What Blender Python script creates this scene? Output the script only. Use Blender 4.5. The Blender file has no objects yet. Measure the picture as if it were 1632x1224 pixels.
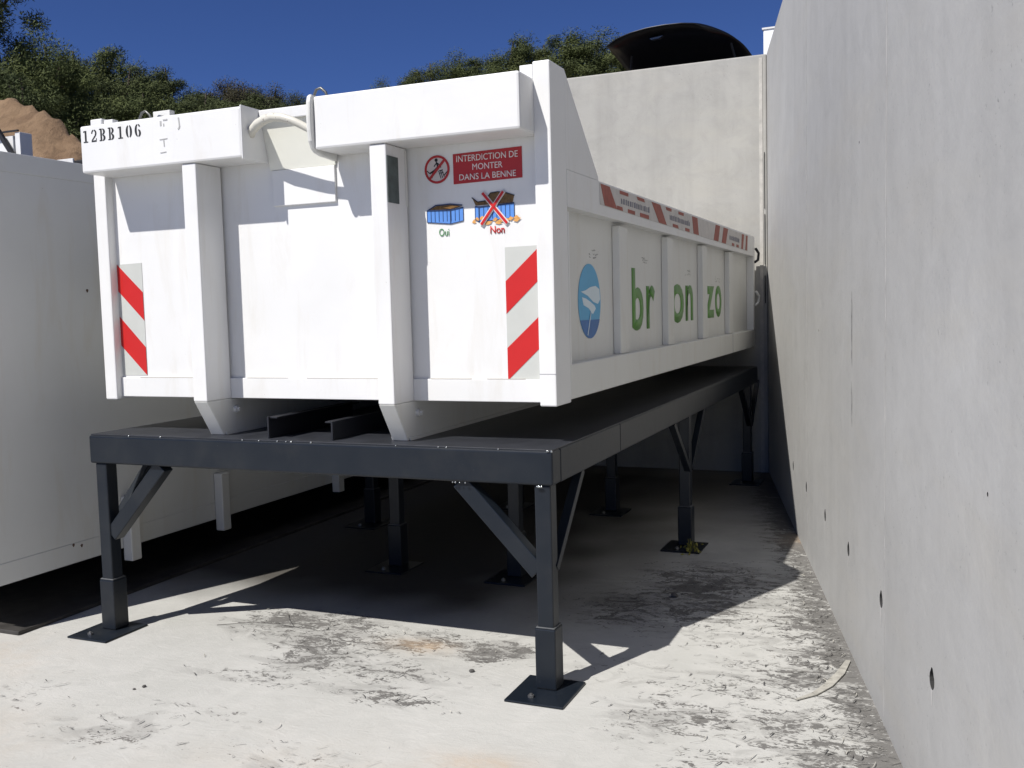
import bpy, bmesh, math, random
from mathutils import Matrix, Vector, noise
rnd = random.Random(7)
S = bpy.context.scene
COL = S.collection

# ------------------------------------------------------------ camera
cam = bpy.data.cameras.new('camera'); co = bpy.data.objects.new('camera', cam); COL.objects.link(co)
S.camera = co
cam.sensor_width = 36.0; cam.lens = 34.195; cam.clip_start = 0.05; cam.clip_end = 2000
RR = (0.9208947, 0.3889521, -0.0258706); UU = (-0.0064168, 0.0814838, 0.9966540); FF = (0.3897587, -0.9176474, 0.0775338)
M = Matrix(((RR[0], UU[0], FF[0], 0), (RR[1], UU[1], FF[1], 0), (RR[2], UU[2], FF[2], 0), (0, 0, 0, 1)))
co.matrix_world = Matrix.Translation((3.8410593, -3.7426843, 1.5633547)) @ M

# ------------------------------------------------------------ sun, sky, exposure
SUN = Vector((-0.293, -0.71, 1.0)).normalized()
elev = math.asin(SUN.z); azi = math.atan2(SUN.x, SUN.y)
sl = bpy.data.lights.new('sun', 'SUN'); so = bpy.data.objects.new('sun', sl); COL.objects.link(so)
sl.energy = 4.6; sl.angle = math.radians(0.53); sl.color = (1.0, 0.965, 0.915)
so.rotation_euler = SUN.to_track_quat('Z', 'Y').to_euler(); so.location = (-3, -7, 12)
W = bpy.data.worlds.new('World'); S.world = W; W.use_nodes = True
nt = W.node_tree; nt.nodes.clear()
sky = nt.nodes.new('ShaderNodeTexSky'); sky.sky_type = 'NISHITA'; sky.sun_disc = False
sky.sun_elevation = elev; sky.sun_rotation = azi % (2*math.pi)
sky.altitude = 1500; sky.air_density = 0.75; sky.dust_density = 0.0; sky.ozone_density = 5.0
bg = nt.nodes.new('ShaderNodeBackground'); bg.inputs['Strength'].default_value = 0.055
wo = nt.nodes.new('ShaderNodeOutputWorld')
tint = nt.nodes.new('ShaderNodeMix'); tint.data_type = 'RGBA'; tint.blend_type = 'MULTIPLY'; tint.inputs[0].default_value = 1.0; tint.inputs[7].default_value = (0.62, 0.74, 1.12, 1)
nt.links.new(sky.outputs[0], tint.inputs[6]); nt.links.new(tint.outputs[2], bg.inputs[0]); nt.links.new(bg.outputs[0], wo.inputs[0])
S.view_settings.view_transform = 'Standard'; S.view_settings.look = 'None'
S.view_settings.exposure = 0.38; S.view_settings.gamma = 1.0; S.view_settings.use_curve_mapping = False

# ------------------------------------------------------------ materials
def newmat(name):
    m = bpy.data.materials.new(name); m.use_nodes = True
    return m, m.node_tree, m.node_tree.nodes['Principled BSDF']
def nd(t, typ, **kw):
    n = t.nodes.new(typ)
    for k, v in kw.items():
        if k.startswith('i_'): n.inputs[k[2:].replace('_', ' ')].default_value = v
        else: setattr(n, k, v)
    return n
def coords(t, scale=(1, 1, 1)):
    g = nd(t, 'ShaderNodeNewGeometry'); mp = nd(t, 'ShaderNodeMapping'); mp.inputs['Scale'].default_value = scale
    t.links.new(g.outputs['Position'], mp.inputs[0]); return mp.outputs[0]
def noise_n(t, vec, scale, detail=5, rough=0.55, dist=0.0):
    n = nd(t, 'ShaderNodeTexNoise'); n.inputs['Scale'].default_value = scale; n.inputs['Detail'].default_value = detail
    n.inputs['Roughness'].default_value = rough; n.inputs['Distortion'].default_value = dist
    t.links.new(vec, n.inputs['Vector']); return n.outputs['Fac']
def ramp(t, fac, stops):
    r = nd(t, 'ShaderNodeValToRGB'); e = r.color_ramp.elements
    e[0].position, e[0].color = stops[0][0], (*stops[0][1], 1) if len(stops[0][1]) == 3 else stops[0][1]
    e[1].position, e[1].color = stops[-1][0], (*stops[-1][1], 1)
    for p, c in stops[1:-1]:
        x = e.new(p); x.color = (*c, 1)
    t.links.new(fac, r.inputs[0]); return r.outputs[0]
def g3(v): return (v, v, v)
def mix(t, fac, a, b, mode='MIX'):
    m = nd(t, 'ShaderNodeMix', data_type='RGBA', blend_type=mode)
    for s, v in ((m.inputs[0], fac), (m.inputs[6], a), (m.inputs[7], b)):
        if isinstance(v, (int, float)): s.default_value = v
        elif isinstance(v, tuple): s.default_value = (*v, 1)
        else: t.links.new(v, s)
    return m.outputs[2]
def math_n(t, op, a, b=0.0):
    m = nd(t, 'ShaderNodeMath', operation=op)
    for s, v in ((m.inputs[0], a), (m.inputs[1], b)):
        if isinstance(v, (int, float)): s.default_value = v
        else: t.links.new(v, s)
    return m.outputs[0]
def bump(t, b, h, strength, dist=0.01):
    n = nd(t, 'ShaderNodeBump'); n.inputs['Strength'].default_value = strength; n.inputs['Distance'].default_value = dist
    t.links.new(h, n.inputs['Height']); t.links.new(n.outputs[0], b.inputs['Normal'])

def white_paint(name, base=(0.715, 0.715, 0.705), dirt=0.35, chips=0.0):
    m, t, b = newmat(name)
    v = coords(t); vs = coords(t, (1, 1, 0.18))
    n1 = noise_n(t, v, 1.6, 4); n2 = noise_n(t, vs, 9, 6, 0.65, 0.6); n3 = noise_n(t, v, 38, 4, 0.7)
    c = mix(t, ramp(t, n1, [(0.35, g3(0)), (0.75, g3(1))]), base, tuple(x*0.93 for x in base))
    grime = math_n(t, 'MULTIPLY', ramp(t, n2, [(0.52, g3(0)), (0.78, g3(1))]), dirt)
    c = mix(t, grime, c, (0.52, 0.48, 0.40))
    spk = ramp(t, n3, [(0.735 - chips, g3(0)), (0.755 - chips, g3(1))])
    c = mix(t, math_n(t, 'MULTIPLY', spk, 0.8), c, (0.12, 0.08, 0.05))
    t.links.new(c, b.inputs['Base Color']); b.inputs['Roughness'].default_value = 0.42
    bump(t, b, noise_n(t, v, 5, 3), 0.12, 0.02); return m
def plain(name, col, rough=0.5, metal=0.0, vary=0.15, scale=14, coat=0.0):
    m, t, b = newmat(name); v = coords(t)
    n = noise_n(t, v, scale, 5, 0.6)
    c = mix(t, ramp(t, n, [(0.3, g3(0)), (0.75, g3(1))]), col, tuple(min(1, x*(1-vary*2)) for x in col))
    t.links.new(c, b.inputs['Base Color']); b.inputs['Roughness'].default_value = rough; b.inputs['Metallic'].default_value = metal
    b.inputs['Coat Weight'].default_value = coat
    return m
def charcoal():
    m, t, b = newmat('charcoal_paint'); v = coords(t)
    n = noise_n(t, v, 6, 5, 0.6); n2 = noise_n(t, v, 60, 3, 0.7)
    c = mix(t, ramp(t, n, [(0.35, g3(0)), (0.7, g3(1))]), (0.0075, 0.011, 0.017), (0.012, 0.0155, 0.021))
    dust = math_n(t, 'MULTIPLY', ramp(t, noise_n(t, v, 3.1, 6, 0.7), [(0.5, g3(0)), (0.75, g3(1))]), 0.22)
    c = mix(t, dust, c, (0.06, 0.057, 0.05))
    spk = ramp(t, n2, [(0.74, g3(0)), (0.77, g3(1))])
    c = mix(t, math_n(t, 'MULTIPLY', spk, 0.5), c, (0.2, 0.2, 0.2))
    t.links.new(c, b.inputs['Base Color']); b.inputs['Roughness'].default_value = 0.33; b.inputs['Specular IOR Level'].default_value = 0.32
    bump(t, b, n, 0.1, 0.01); return m
def concrete(name, base, warm, stripes=0.5):
    m, t, b = newmat(name); v = coords(t); vv = coords(t, (1.0, 1.0, 0.07)); vh = coords(t, (0.5, 0.5, 2.2))
    big = noise_n(t, v, 0.9, 5, 0.6, 0.4); st = noise_n(t, vv, 5.5, 5, 0.6); fine = noise_n(t, v, 55, 5, 0.75)
    c = mix(t, ramp(t, big, [(0.3, g3(0)), (0.72, g3(1))]), base, warm)
    c = mix(t, math_n(t, 'MULTIPLY', ramp(t, st, [(0.45, g3(0)), (0.75, g3(1))]), 0.38*stripes), c, tuple(x*0.66 for x in base))
    c = mix(t, math_n(t, 'MULTIPLY', ramp(t, noise_n(t, vh, 1.7, 5, 0.65), [(0.5, g3(0)), (0.8, g3(1))]), 0.22), c, (0.46, 0.42, 0.33))
    c = mix(t, math_n(t, 'MULTIPLY', ramp(t, noise_n(t, v, 4.5, 7, 0.7, 0.8), [(0.46, g3(0)), (0.70, g3(1))]), 0.34), c, tuple(x*0.72 for x in base))
    pit = ramp(t, fine, [(0.335, g3(1)), (0.375, g3(0))])
    msk = ramp(t, noise_n(t, v, 2.3, 3), [(0.42, g3(0)), (0.6, g3(1))])
    c = mix(t, math_n(t, 'MULTIPLY', math_n(t, 'MULTIPLY', pit, msk), 0.55), c, (0.13, 0.13, 0.13))
    t.links.new(c, b.inputs['Base Color']); b.inputs['Roughness'].default_value = 0.85
    h = math_n(t, 'ADD', math_n(t, 'MULTIPLY', fine, 0.25), noise_n(t, v, 9, 4))
    bump(t, b, h, 0.22, 0.012); return m
def ground_mat():
    m, t, b = newmat('dusty_concrete'); v = coords(t)
    at = nd(t, 'ShaderNodeAttribute'); at.attribute_name = 'dirt'; A = nd(t, 'ShaderNodeSeparateColor'); t.links.new(at.outputs['Color'], A.inputs[0])  # dirt, rust and, in blue, painted shade with some earth
    dirt, rust, shade_earth = A.outputs[0], A.outputs[1], A.outputs[2]
    big = noise_n(t, v, 1.3, 6, 0.6, 0.5); mid = noise_n(t, v, 7, 6, 0.65, 1.0); fine = noise_n(t, v, 70, 5, 0.7)
    c = mix(t, ramp(t, big, [(0.3, g3(0)), (0.7, g3(1))]), (0.375, 0.373, 0.35), (0.44, 0.437, 0.415))
    c = mix(t, math_n(t, 'MULTIPLY', ramp(t, mid, [(0.45, g3(0)), (0.7, g3(1))]), 0.35), c, (0.50, 0.49, 0.465))
    c = mix(t, math_n(t, 'MULTIPLY', ramp(t, fine, [(0.6, g3(0)), (0.75, g3(1))]), 0.25), c, (0.22, 0.2, 0.18))
    # scuffed, scraped marks: stretched noise, strong only where dirt lies
    rm = nd(t, 'ShaderNodeMapping'); rm.inputs['Rotation'].default_value = (0, 0, math.radians(-33)); rm.inputs['Scale'].default_value = (1.0, 2.0, 1)
    g = nd(t, 'ShaderNodeNewGeometry'); t.links.new(g.outputs['Position'], rm.inputs[0])
    sc = noise_n(t, rm.outputs[0], 5.5, 9, 0.68, 1.6)
    sc2 = noise_n(t, rm.outputs[0], 17, 6, 0.62, 3.2)
    thr = math_n(t, 'SUBTRACT', 0.668, math_n(t, 'MULTIPLY', dirt, 0.19))
    s = math_n(t, 'MULTIPLY', math_n(t, 'SUBTRACT', math_n(t, 'ADD', math_n(t, 'MULTIPLY', sc, 0.62), math_n(t, 'MULTIPLY', sc2, 0.38)), thr), 48)
    s = ramp(t, s, [(0.0, g3(0)), (1.0, g3(1))])
    dc = mix(t, noise_n(t, v, 22, 4), (0.065, 0.063, 0.062), (0.15, 0.142, 0.13))
    c = mix(t, math_n(t, 'MULTIPLY', s, 0.93), c, dc)
    sm = noise_n(t, rm.outputs[0], 2.6, 7, 0.6, 1.2)
    smf = math_n(t, 'MULTIPLY', ramp(t, math_n(t, 'ADD', sm, math_n(t, 'MULTIPLY', dirt, 0.16)), [(0.60, g3(0)), (0.68, g3(1))]), 0.36)
    c = mix(t, math_n(t, 'MULTIPLY', smf, math_n(t, 'MINIMUM', math_n(t, 'MULTIPLY', dirt, 1.6), 1.0)), c, (0.17, 0.165, 0.155))
    rf = math_n(t, 'MULTIPLY', rust, ramp(t, noise_n(t, v, 6, 5, 0.7), [(0.3, g3(0)), (0.65, g3(1))]))
    c = mix(t, rf, c, (0.42, 0.29, 0.17))
    c = mix(t, shade_earth, c, (0.045, 0.040, 0.033))  # near-black brown: painted shade under the stand, plus some earth
    t.links.new(c, b.inputs['Base Color']); b.inputs['Roughness'].default_value = 0.9
    h = math_n(t, 'ADD', math_n(t, 'MULTIPLY', sc, 0.8), math_n(t, 'MULTIPLY', fine, 0.3))
    bump(t, b, h, 0.35, 0.015); return m
def foliage(name, a, bcol):
    m, t, b = newmat(name); oi = nd(t, 'ShaderNodeObjectInfo'); v = coords(t)
    n = noise_n(t, v, 0.9, 3); n2 = noise_n(t, v, 6, 2)
    c = mix(t, ramp(t, n, [(0.35, g3(0)), (0.65, g3(1))]), a, bcol)
    c = mix(t, math_n(t, 'MULTIPLY', ramp(t, n2, [(0.55, g3(0)), (0.7, g3(1))]), 0.5), c, (0.085, 0.10, 0.028))
    c = mix(t, math_n(t, 'MULTIPLY', oi.outputs['Random'], 0.45), c, (0.05, 0.06, 0.03))
    t.links.new(c, b.inputs['Base Color']); b.inputs['Roughness'].default_value = 0.75
    b.inputs['Specular IOR Level'].default_value = 0.2
    return m
def soil(name, a, bcol):
    m, t, b = newmat(name); v = coords(t)
    n = noise_n(t, v, 0.7, 7, 0.65, 0.5); n2 = noise_n(t, v, 5, 6, 0.7)
    c = mix(t, ramp(t, n, [(0.35, g3(0)), (0.65, g3(1))]), a, bcol)
    c = mix(t, math_n(t, 'MULTIPLY', ramp(t, n2, [(0.5, g3(0)), (0.7, g3(1))]), 0.5), c, tuple(x*0.55 for x in a))
    t.links.new(c, b.inputs['Base Color']); b.inputs['Roughness'].default_value = 0.95
    bump(t, b, n2, 0.6, 0.15); return m

WP = white_paint('white_paint'); WPB = white_paint('aged_white_paint', (0.60, 0.605, 0.585), 0.45)
WPS = white_paint('worn_white_paint', (0.65, 0.65, 0.62), 0.45, 0.02); CREAM = white_paint('cream_paint', (0.74, 0.74, 0.67), 0.1)
CHAR = charcoal(); CHAN = plain('dark_channel', (0.012, 0.013, 0.018), 0.45)
CONB = concrete('back_wall_concrete', (0.335, 0.328, 0.305), (0.40, 0.39, 0.36), 0.9)
CONR = concrete('side_wall_concrete', (0.475, 0.472, 0.458), (0.405, 0.40, 0.385), 0.6)
GRD = ground_mat(); HOLE = plain('hole_dark', (0.03, 0.03, 0.03), 0.9)
RED = plain('red_film', (0.50, 0.013, 0.011), 0.4, vary=0.03); DRED = plain('dark_red_film', (0.38, 0.016, 0.016), 0.45, vary=0.04)
REFL = plain('grey_reflective_film', (0.50, 0.51, 0.48), 0.4, vary=0.03); BLK = plain('black_ink', (0.012, 0.012, 0.014), 0.6)
LET = plain('white_lettering', (0.68, 0.62, 0.60), 0.5, vary=0.02); BLUE = plain('blue_ink', (0.10, 0.26, 0.66), 0.45, vary=0.08)
DBLUE = plain('navy_ink', (0.012, 0.035, 0.11), 0.5); BRN = plain('brown_ink', (0.20, 0.11, 0.03), 0.6, vary=0.35, scale=90)
ORG = plain('orange_ink', (0.72, 0.36, 0.10), 0.6, vary=0.2, scale=120); GRNI = plain('green_ink', (0.05, 0.24, 0.07), 0.5)
LGRN = plain('green_letter_film', (0.10, 0.27, 0.045), 0.45, vary=0.05); LBLUE = plain('sky_blue_film', (0.07, 0.36, 0.62), 0.4, vary=0.05)
MBLUE = plain('deep_blue_film', (0.02, 0.14, 0.42), 0.4); PALE = plain('pale_film', (0.62, 0.72, 0.78), 0.4, vary=0.03)
FADR = plain('faded_red_film', (0.36, 0.09, 0.06), 0.6, vary=0.2, scale=30); FADW = plain('faded_white_film', (0.60, 0.57, 0.54), 0.6, vary=0.1)
GREYI = plain('grey_ink', (0.20, 0.20, 0.24), 0.6); FAINT = plain('faint_ink', (0.45, 0.45, 0.44), 0.6)
PAD = plain('grey_green_pad', (0.10, 0.125, 0.12), 0.7, vary=0.3, scale=20)
STEEL = plain('worn_steel_plate', (0.075, 0.07, 0.065), 0.55, 0.3, vary=0.35, scale=9); BOLT = plain('bolt_metal', (0.35, 0.35, 0.35), 0.35, 0.8)
CARP = plain('black_car_paint', (0.004, 0.004, 0.005), 0.4, vary=0.0, coat=0.15); GLASS = plain('dark_glass', (0.012, 0.02, 0.024), 0.08, vary=0.0)
TYRE = plain('tyre_rubber', (0.02, 0.02, 0.02), 0.8); RIM = plain('wheel_alloy', (0.5, 0.5, 0.5), 0.3, 0.9)
BARK = plain('bark', (0.11, 0.085, 0.065), 0.9, vary=0.3, scale=8)
LEAFS = [foliage('foliage_dark', (0.062, 0.080, 0.027), (0.112, 0.132, 0.042)), foliage('foliage_olive', (0.082, 0.096, 0.030), (0.13, 0.145, 0.042)),
         foliage('foliage_deep', (0.054, 0.070, 0.028), (0.095, 0.113, 0.037)), foliage('foliage_brownish', (0.050, 0.045, 0.028), (0.075, 0.065, 0.038))]
SOIL = soil('brown_soil', (0.13, 0.078, 0.042), (0.25, 0.165, 0.095)); HILLM = soil('hill_soil', (0.075, 0.07, 0.035), (0.16, 0.12, 0.07))
TWIG = plain('dry_litter', (0.105, 0.10, 0.095), 0.9, vary=0.3, scale=25); STRAW = plain('pale_litter', (0.52, 0.50, 0.44), 0.85, vary=0.2, scale=25)
YEL = plain('yellow_leaf', (0.25, 0.23, 0.04), 0.8)

# ------------------------------------------------------------ helpers
def link(name, bm, mat, parent=None, bevel=0.0, smooth=False, seg=2):
    bmesh.ops.recalc_face_normals(bm, faces=bm.faces)
    me = bpy.data.meshes.new(name); bm.to_mesh(me); bm.free()
    for mm in (mat if isinstance(mat, (list, tuple)) else [mat]): me.materials.append(mm)
    o = bpy.data.objects.new(name, me); COL.objects.link(o)
    if smooth:
        for p in me.polygons: p.use_smooth = True
    if parent:
        o.parent = parent; o.matrix_parent_inverse = Matrix.Translation(-parent.location) if parent.type == 'EMPTY' else Matrix()
    if bevel:
        md = o.modifiers.new('bevel', 'BEVEL'); md.width = bevel; md.segments = seg; md.limit_method = 'ANGLE'
    return o
def thing(name, label, cat, loc=(0, 0, 0), group=None):
    o = bpy.data.objects.new(name, None); COL.objects.link(o); o.location = loc; o.empty_display_size = 0.2
    o['label'] = label; o['category'] = cat
    if group: o['group'] = group
    return o
def tag(o, label, cat, group=None):
    o['label'] = label; o['category'] = cat
    if group: o['group'] = group
    return o
def bx(bm, x0, x1, y0, y1, z0, z1):
    vs = [bm.verts.new(p) for p in ((x0, y0, z0), (x1, y0, z0), (x1, y1, z0), (x0, y1, z0), (x0, y0, z1), (x1, y0, z1), (x1, y1, z1), (x0, y1, z1))]
    for f in ((3, 2, 1, 0), (4, 5, 6, 7), (0, 1, 5, 4), (1, 2, 6, 5), (2, 3, 7, 6), (3, 0, 4, 7)): bm.faces.new([vs[i] for i in f])
    return bm
def B(*a):
    bm = bmesh.new(); bx(bm, *a); return bm
def prism(bm, pts, d):
    """pts: 3D polygon, d: extrusion vector"""
    d = Vector(d); a = [bm.verts.new(p) for p in pts]; b = [bm.verts.new(Vector(p)+d) for p in pts]; n = len(pts)
    bm.faces.new(a[::-1]); bm.faces.new(b)
    for i in range(n): bm.faces.new((a[i], a[(i+1) % n], b[(i+1) % n], b[i]))
    return bm
def P(pts, d):
    return prism(bmesh.new(), pts, d)
def tube(bm, pts, r, n=10):
    pts = [Vector(p) for p in pts]; rings = []; k = len(pts)
    rr = r if isinstance(r, (list, tuple)) else [r]*k
    up = None
    for i in range(k):
        t = (pts[min(i+1, k-1)] - pts[max(i-1, 0)]).normalized()
        if up is None:
            up = Vector((0, 0, 1)) if abs(t.z) < 0.9 else Vector((1, 0, 0))
        s = t.cross(up).normalized(); up = s.cross(t).normalized()
        rings.append([bm.verts.new(pts[i] + (s*math.cos(a)+up*math.sin(a))*rr[i]) for a in (2*math.pi*j/n for j in range(n))])
    for i in range(k-1):
        for j in range(n): bm.faces.new((rings[i][j], rings[i][(j+1) % n], rings[i+1][(j+1) % n], rings[i+1][j]))
    bm.faces.new(rings[0][::-1]); bm.faces.new(rings[-1]); return bm
def T(pts, r, n=10): return tube(bmesh.new(), pts, r, n)
def bar(bm, a, b, w, h, side=(0, 1, 0)):
    """rectangular bar from a to b; w along `side`, h across"""
    a, b = Vector(a), Vector(b); t = (b-a).normalized(); s = Vector(side).normalized(); q = t.cross(s).normalized()
    c = [s*w/2+q*h/2, s*w/2-q*h/2, -s*w/2-q*h/2, -s*w/2+q*h/2]
    prism(bm, [a+x for x in c], b-a); return bm

Z0 = 1.166          # underside of the white skip above the ground
# planes for lettering and film: frame = origin, u, v, normal
def FR(y): return (Vector((0, y, Z0)), Vector((1, 0, 0)), Vector((0, 0, 1)), Vector((0, -1, 0)))
def SD(x): return (Vector((x, 0, Z0)), Vector((0, 1, 0)), Vector((0, 0, 1)), Vector((1, 0, 0)))
def film(bm, fr, pts, lift=0.001, th=0.0012):
    o, u, v, n = fr
    prism(bm, [o+u*p[0]+v*p[1]+n*lift for p in pts], n*th); return bm
def F(fr, pts, lift=0.001, th=0.0012): return film(bmesh.new(), fr, pts, lift, th)
def circ(cx, cy, rx, ry=None, n=40, a0=0, a1=360):
    ry = ry or rx; full = (a1-a0) == 360; k = n if full else n+1
    return [(cx+rx*math.cos(math.radians(a0+(a1-a0)*i/n)), cy+ry*math.sin(math.radians(a0+(a1-a0)*i/n))) for i in range(k)]
def ring(bm, fr, cx, cy, r0, r1, a0=0, a1=360, n=40, lift=0.001, ex=1.0):
    for i in range(n):
        a = math.radians(a0+(a1-a0)*i/n); b = math.radians(a0+(a1-a0)*(i+1)/n)
        film(bm, fr, [(cx+r0*math.cos(a)*ex, cy+r0*math.sin(a)), (cx+r1*math.cos(a)*ex, cy+r1*math.sin(a)), (cx+r1*math.cos(b)*ex, cy+r1*math.sin(b)), (cx+r0*math.cos(b)*ex, cy+r0*math.sin(b))], lift)
    return bm
def stroke(bm, fr, pts, w, lift=0.002):
    for (x0, y0), (x1, y1) in zip(pts, pts[1:]):
        L = math.hypot(x1-x0, y1-y0) or 1e-6; nx, ny = -(y1-y0)/L*w/2, (x1-x0)/L*w/2
        film(bm, fr, [(x0+nx, y0+ny), (x0-nx, y0-ny), (x1-nx, y1-ny), (x1+nx, y1+ny)], lift)
    return bm
def text(name, s, fr, x0, x1, y0, y1, mat, parent, lift=0.0025, offset=0.0):
    cu = bpy.data.curves.new('t', 'FONT'); cu.body = s; cu.size = 1; cu.extrude = 0.0; cu.resolution_u = 4; cu.offset = offset
    ob = bpy.data.objects.new('t', cu); COL.objects.link(ob)
    dg = bpy.context.evaluated_depsgraph_get(); me = bpy.data.meshes.new_from_object(ob.evaluated_get(dg))
    bpy.data.objects.remove(ob)
    xs = [v.co.x for v in me.vertices]; ys = [v.co.y for v in me.vertices]; ax, bx_, ay, by = min(xs), max(xs), min(ys), max(ys)
    o, u, v, n = fr
    for q in me.vertices:
        fx = (q.co.x-ax)/(bx_-ax); fy = (q.co.y-ay)/(by-ay)
        q.co = o+u*(x0+(x1-x0)*fx)+v*(y0+(y1-y0)*fy)+n*lift
    bm = bmesh.new(); bm.from_mesh(me); bpy.data.meshes.remove(me)
    r = bmesh.ops.extrude_face_region(bm, geom=bm.faces[:]); bmesh.ops.translate(bm, verts=[e for e in r['geom'] if isinstance(e, bmesh.types.BMVert)], vec=n*0.0008)
    return link(name, bm, mat, parent)

# ============================================================ SETTING
def axis(fine, coarse):
    a = []
    x = coarse[0]
    while x < fine[0]-1e-6: a.append(x); x += max(0.3, (fine[0]-x)*0.35)
    x = fine[0]
    while x < fine[1]-1e-6: a.append(x); x += fine[2]
    x = fine[1]; st = 0.3
    while x < coarse[1]: a.append(x); x += st; st *= 1.5
    a.append(coarse[1]); return a
GX = axis((-1.2, 4.2, 0.05), (-80, 80)); GY = axis((-2.4, 3.6, 0.05), (-60, 9.0))
BL = [  # dirt patches: x, y, rx, ry, strength
 (1.0, 0.30, 0.50, 0.20, 0.95), (1.35, 0.10, 0.42, 0.22, 1.0), (1.55, -0.18, 0.45, 0.15, 0.9), (1.75, 0.28, 0.3, 0.14, 0.75), (2.05, 0.22, 0.16, 0.2, 1.0), (1.2, -0.42, 0.35, 0.08, .75),
 (1.85, -0.42, 0.32, 0.08, 0.9), (0.80, 0.08, 0.25, 0.1, 0.6), (0.95, -1.05, 0.28, 0.14, 0.72), (1.2, -0.80, 0.25, 0.08, 0.7), (2.75, 1.6, 0.42, 0.42, 1.05), (2.45, 1.0, 0.3, 0.3, 0.85),
 (3.35, 1.2, 0.24, 0.6, 0.95), (3.45, 0.5, 0.3, 0.35, .95), (3.6, -0.35, .25, .3, 1.0), (2.75, 1.15, .5, .5, .9), (3.15, .15, .22, .16, .8), (3.32, 0.35, 0.32, 0.24, 0.95), (3.5, -0.1, 0.34, 0.3, 0.8), (3.0, -0.25, 0.3, 0.25, 0.72), (3.25, -0.55, 0.3, 0.25, 0.7), (2.7, 0.15, 0.3, 0.2, 0.5), (0.3, -0.9, 0.3, 0.2, .45), (1.9, -1.0, .5, .15, .5), (2.9,.75,.4,.2,.55)]
RU = [(1.68, 0.16, 0.16, 0.08, 0.75), (2.45, -0.84, 0.20, 0.10, 0.55), (-0.3, -0.7, 0.45, 0.35, 0.28), (3.08, 2.75, 0.1, 0.15, 0.6), (0.4, -1.3, 0.5, 0.3, 0.2), (2.0, -1.2, 0.6, 0.3, .2)]
gb = bmesh.new(); lay = gb.loops.layers.float_color.new('dirt') if False else None
rows = [[gb.verts.new((x, y, 0)) for x in GX] for y in GY]
for j in range(len(GY)-1):
    for i in range(len(GX)-1): gb.faces.new((rows[j][i], rows[j][i+1], rows[j+1][i+1], rows[j+1][i]))
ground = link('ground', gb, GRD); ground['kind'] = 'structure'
att = ground.data.color_attributes.new('dirt', 'FLOAT_COLOR', 'POINT')  # carries dirt, rust and the painted shade under the stand
for i, v in enumerate(ground.data.vertices):
    x, y = v.co.x, v.co.y; d = 0.12; r = 0; w = 0
    if -2.5 < x < 5 and -3 < y < 9:
        q = noise.noise(Vector((x*3, y*3, 0)))*0.35
        for a, b, rx, ry, s in BL: d = max(d, s*math.exp(-(((x-a)/rx)**2+((y-b)/ry)**2)**1.7*0.6)*(1+q)+q*0.2)
        for a, b, rx, ry, s in RU: r = max(r, s*math.exp(-(((x-a)/rx)**2+((y-b)/ry)**2)))
        xw = 3.787-0.2204*(y+0.36)
        if x > xw-0.35: d = max(d, min(1.25, (1.6+q)*(1-(xw-x)/0.35)))
        # shade painted dark into the ground under the stand, with some brown earth
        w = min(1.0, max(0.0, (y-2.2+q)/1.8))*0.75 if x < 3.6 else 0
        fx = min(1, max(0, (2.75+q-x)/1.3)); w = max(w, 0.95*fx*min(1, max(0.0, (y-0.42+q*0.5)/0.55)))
        if x < -0.34: w = max(w, 0.8*min(1, max(0, (y+0.3)/0.2)))  # painted shade below the tall container
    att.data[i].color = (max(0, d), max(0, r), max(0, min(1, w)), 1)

# upper level, hill and earth bank
def H(x, y):
    left = min(1, max(0, (-x-3.0)/3.0))                      # the upper yard ends left of the back wall
    base = 2.62*(1-left) + left*min(2.0, max(0, (y-9)*0.35))
    s = max(0, y-15)
    h = base + s*0.20 + left*s*0.06
    if y > 16: h += 0.8*noise.noise(Vector((x*0.09, y*0.09, 3)))
    return h
tb = bmesh.new()
XS = [-90+i*2.5 for i in range(25)] + [-27.5+i*0.5 for i in range(50)] + [-2.5+i*1.0 for i in range(9)] + [8+i*4 for i in range(20)]
YS = [9+i*0.5 for i in range(20)] + [19+i*2.5 for i in range(34)]
tr = [[tb.verts.new((x, y, H(x, y)-(0.02 if y > 9 else 0.0))) for x in XS] for y in YS]
for j in range(len(YS)-1):
    for i in range(len(XS)-1): tb.faces.new((tr[j][i], tr[j][i+1], tr[j+1][i+1], tr[j+1][i]))
hill = link('hillside', tb, HILLM, smooth=True); hill['kind'] = 'structure'
ub = bmesh.new()
prism(ub, [(-3.0, 5.56, 0.0), (14.0, 5.56, 0.0), (14.0, 9.02, 0.0), (-3.0, 9.02, 0.0)], (0, 0, 2.6))
up = link('upper_yard', ub, plain('upper_asphalt', (0.10, 0.098, 0.092), 0.9)); up['kind'] = 'structure'
mb = bmesh.new(); MX = [-21+i*0.12 for i in range(90)]; MY = [10.5+i*0.15 for i in range(36)]
def mound(x, y):
    prof = [(-21, 6.0), (-18, 6.5), (-16.6, 6.55), (-15.6, 6.72), (-14.9, 6.45), (-14.1, 6.05), (-13.4, 5.6), (-12.5, 4.8), (-11.0, 3.0), (-10.5, 2.3)]
    top = prof[-1][1]
    for (xa, za), (xb, zb) in zip(prof, prof[1:]):
        if xa <= x <= xb: top = za+(zb-za)*(x-xa)/(xb-xa); break
    f = max(0.0, 1-abs(y-13.0)/2.7)**0.55 if y < 13 else max(0.0, 1-abs(y-13)/2.9)**0.8
    n = noise.fractal(Vector((x*0.9, y*0.9, 5)), 1.0, 2.0, 5)
    return max(H(x, y)-0.3, H(x, y)-0.3+(top-H(x, y)+0.3)*f + (n*0.45+0.12*noise.fractal(Vector((x*3.1, y*3.1, 2)), 0.8, 2.0, 4))*f)
mr = [[mb.verts.new((x, y, mound(x, y))) for x in MX] for y in MY]
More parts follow.
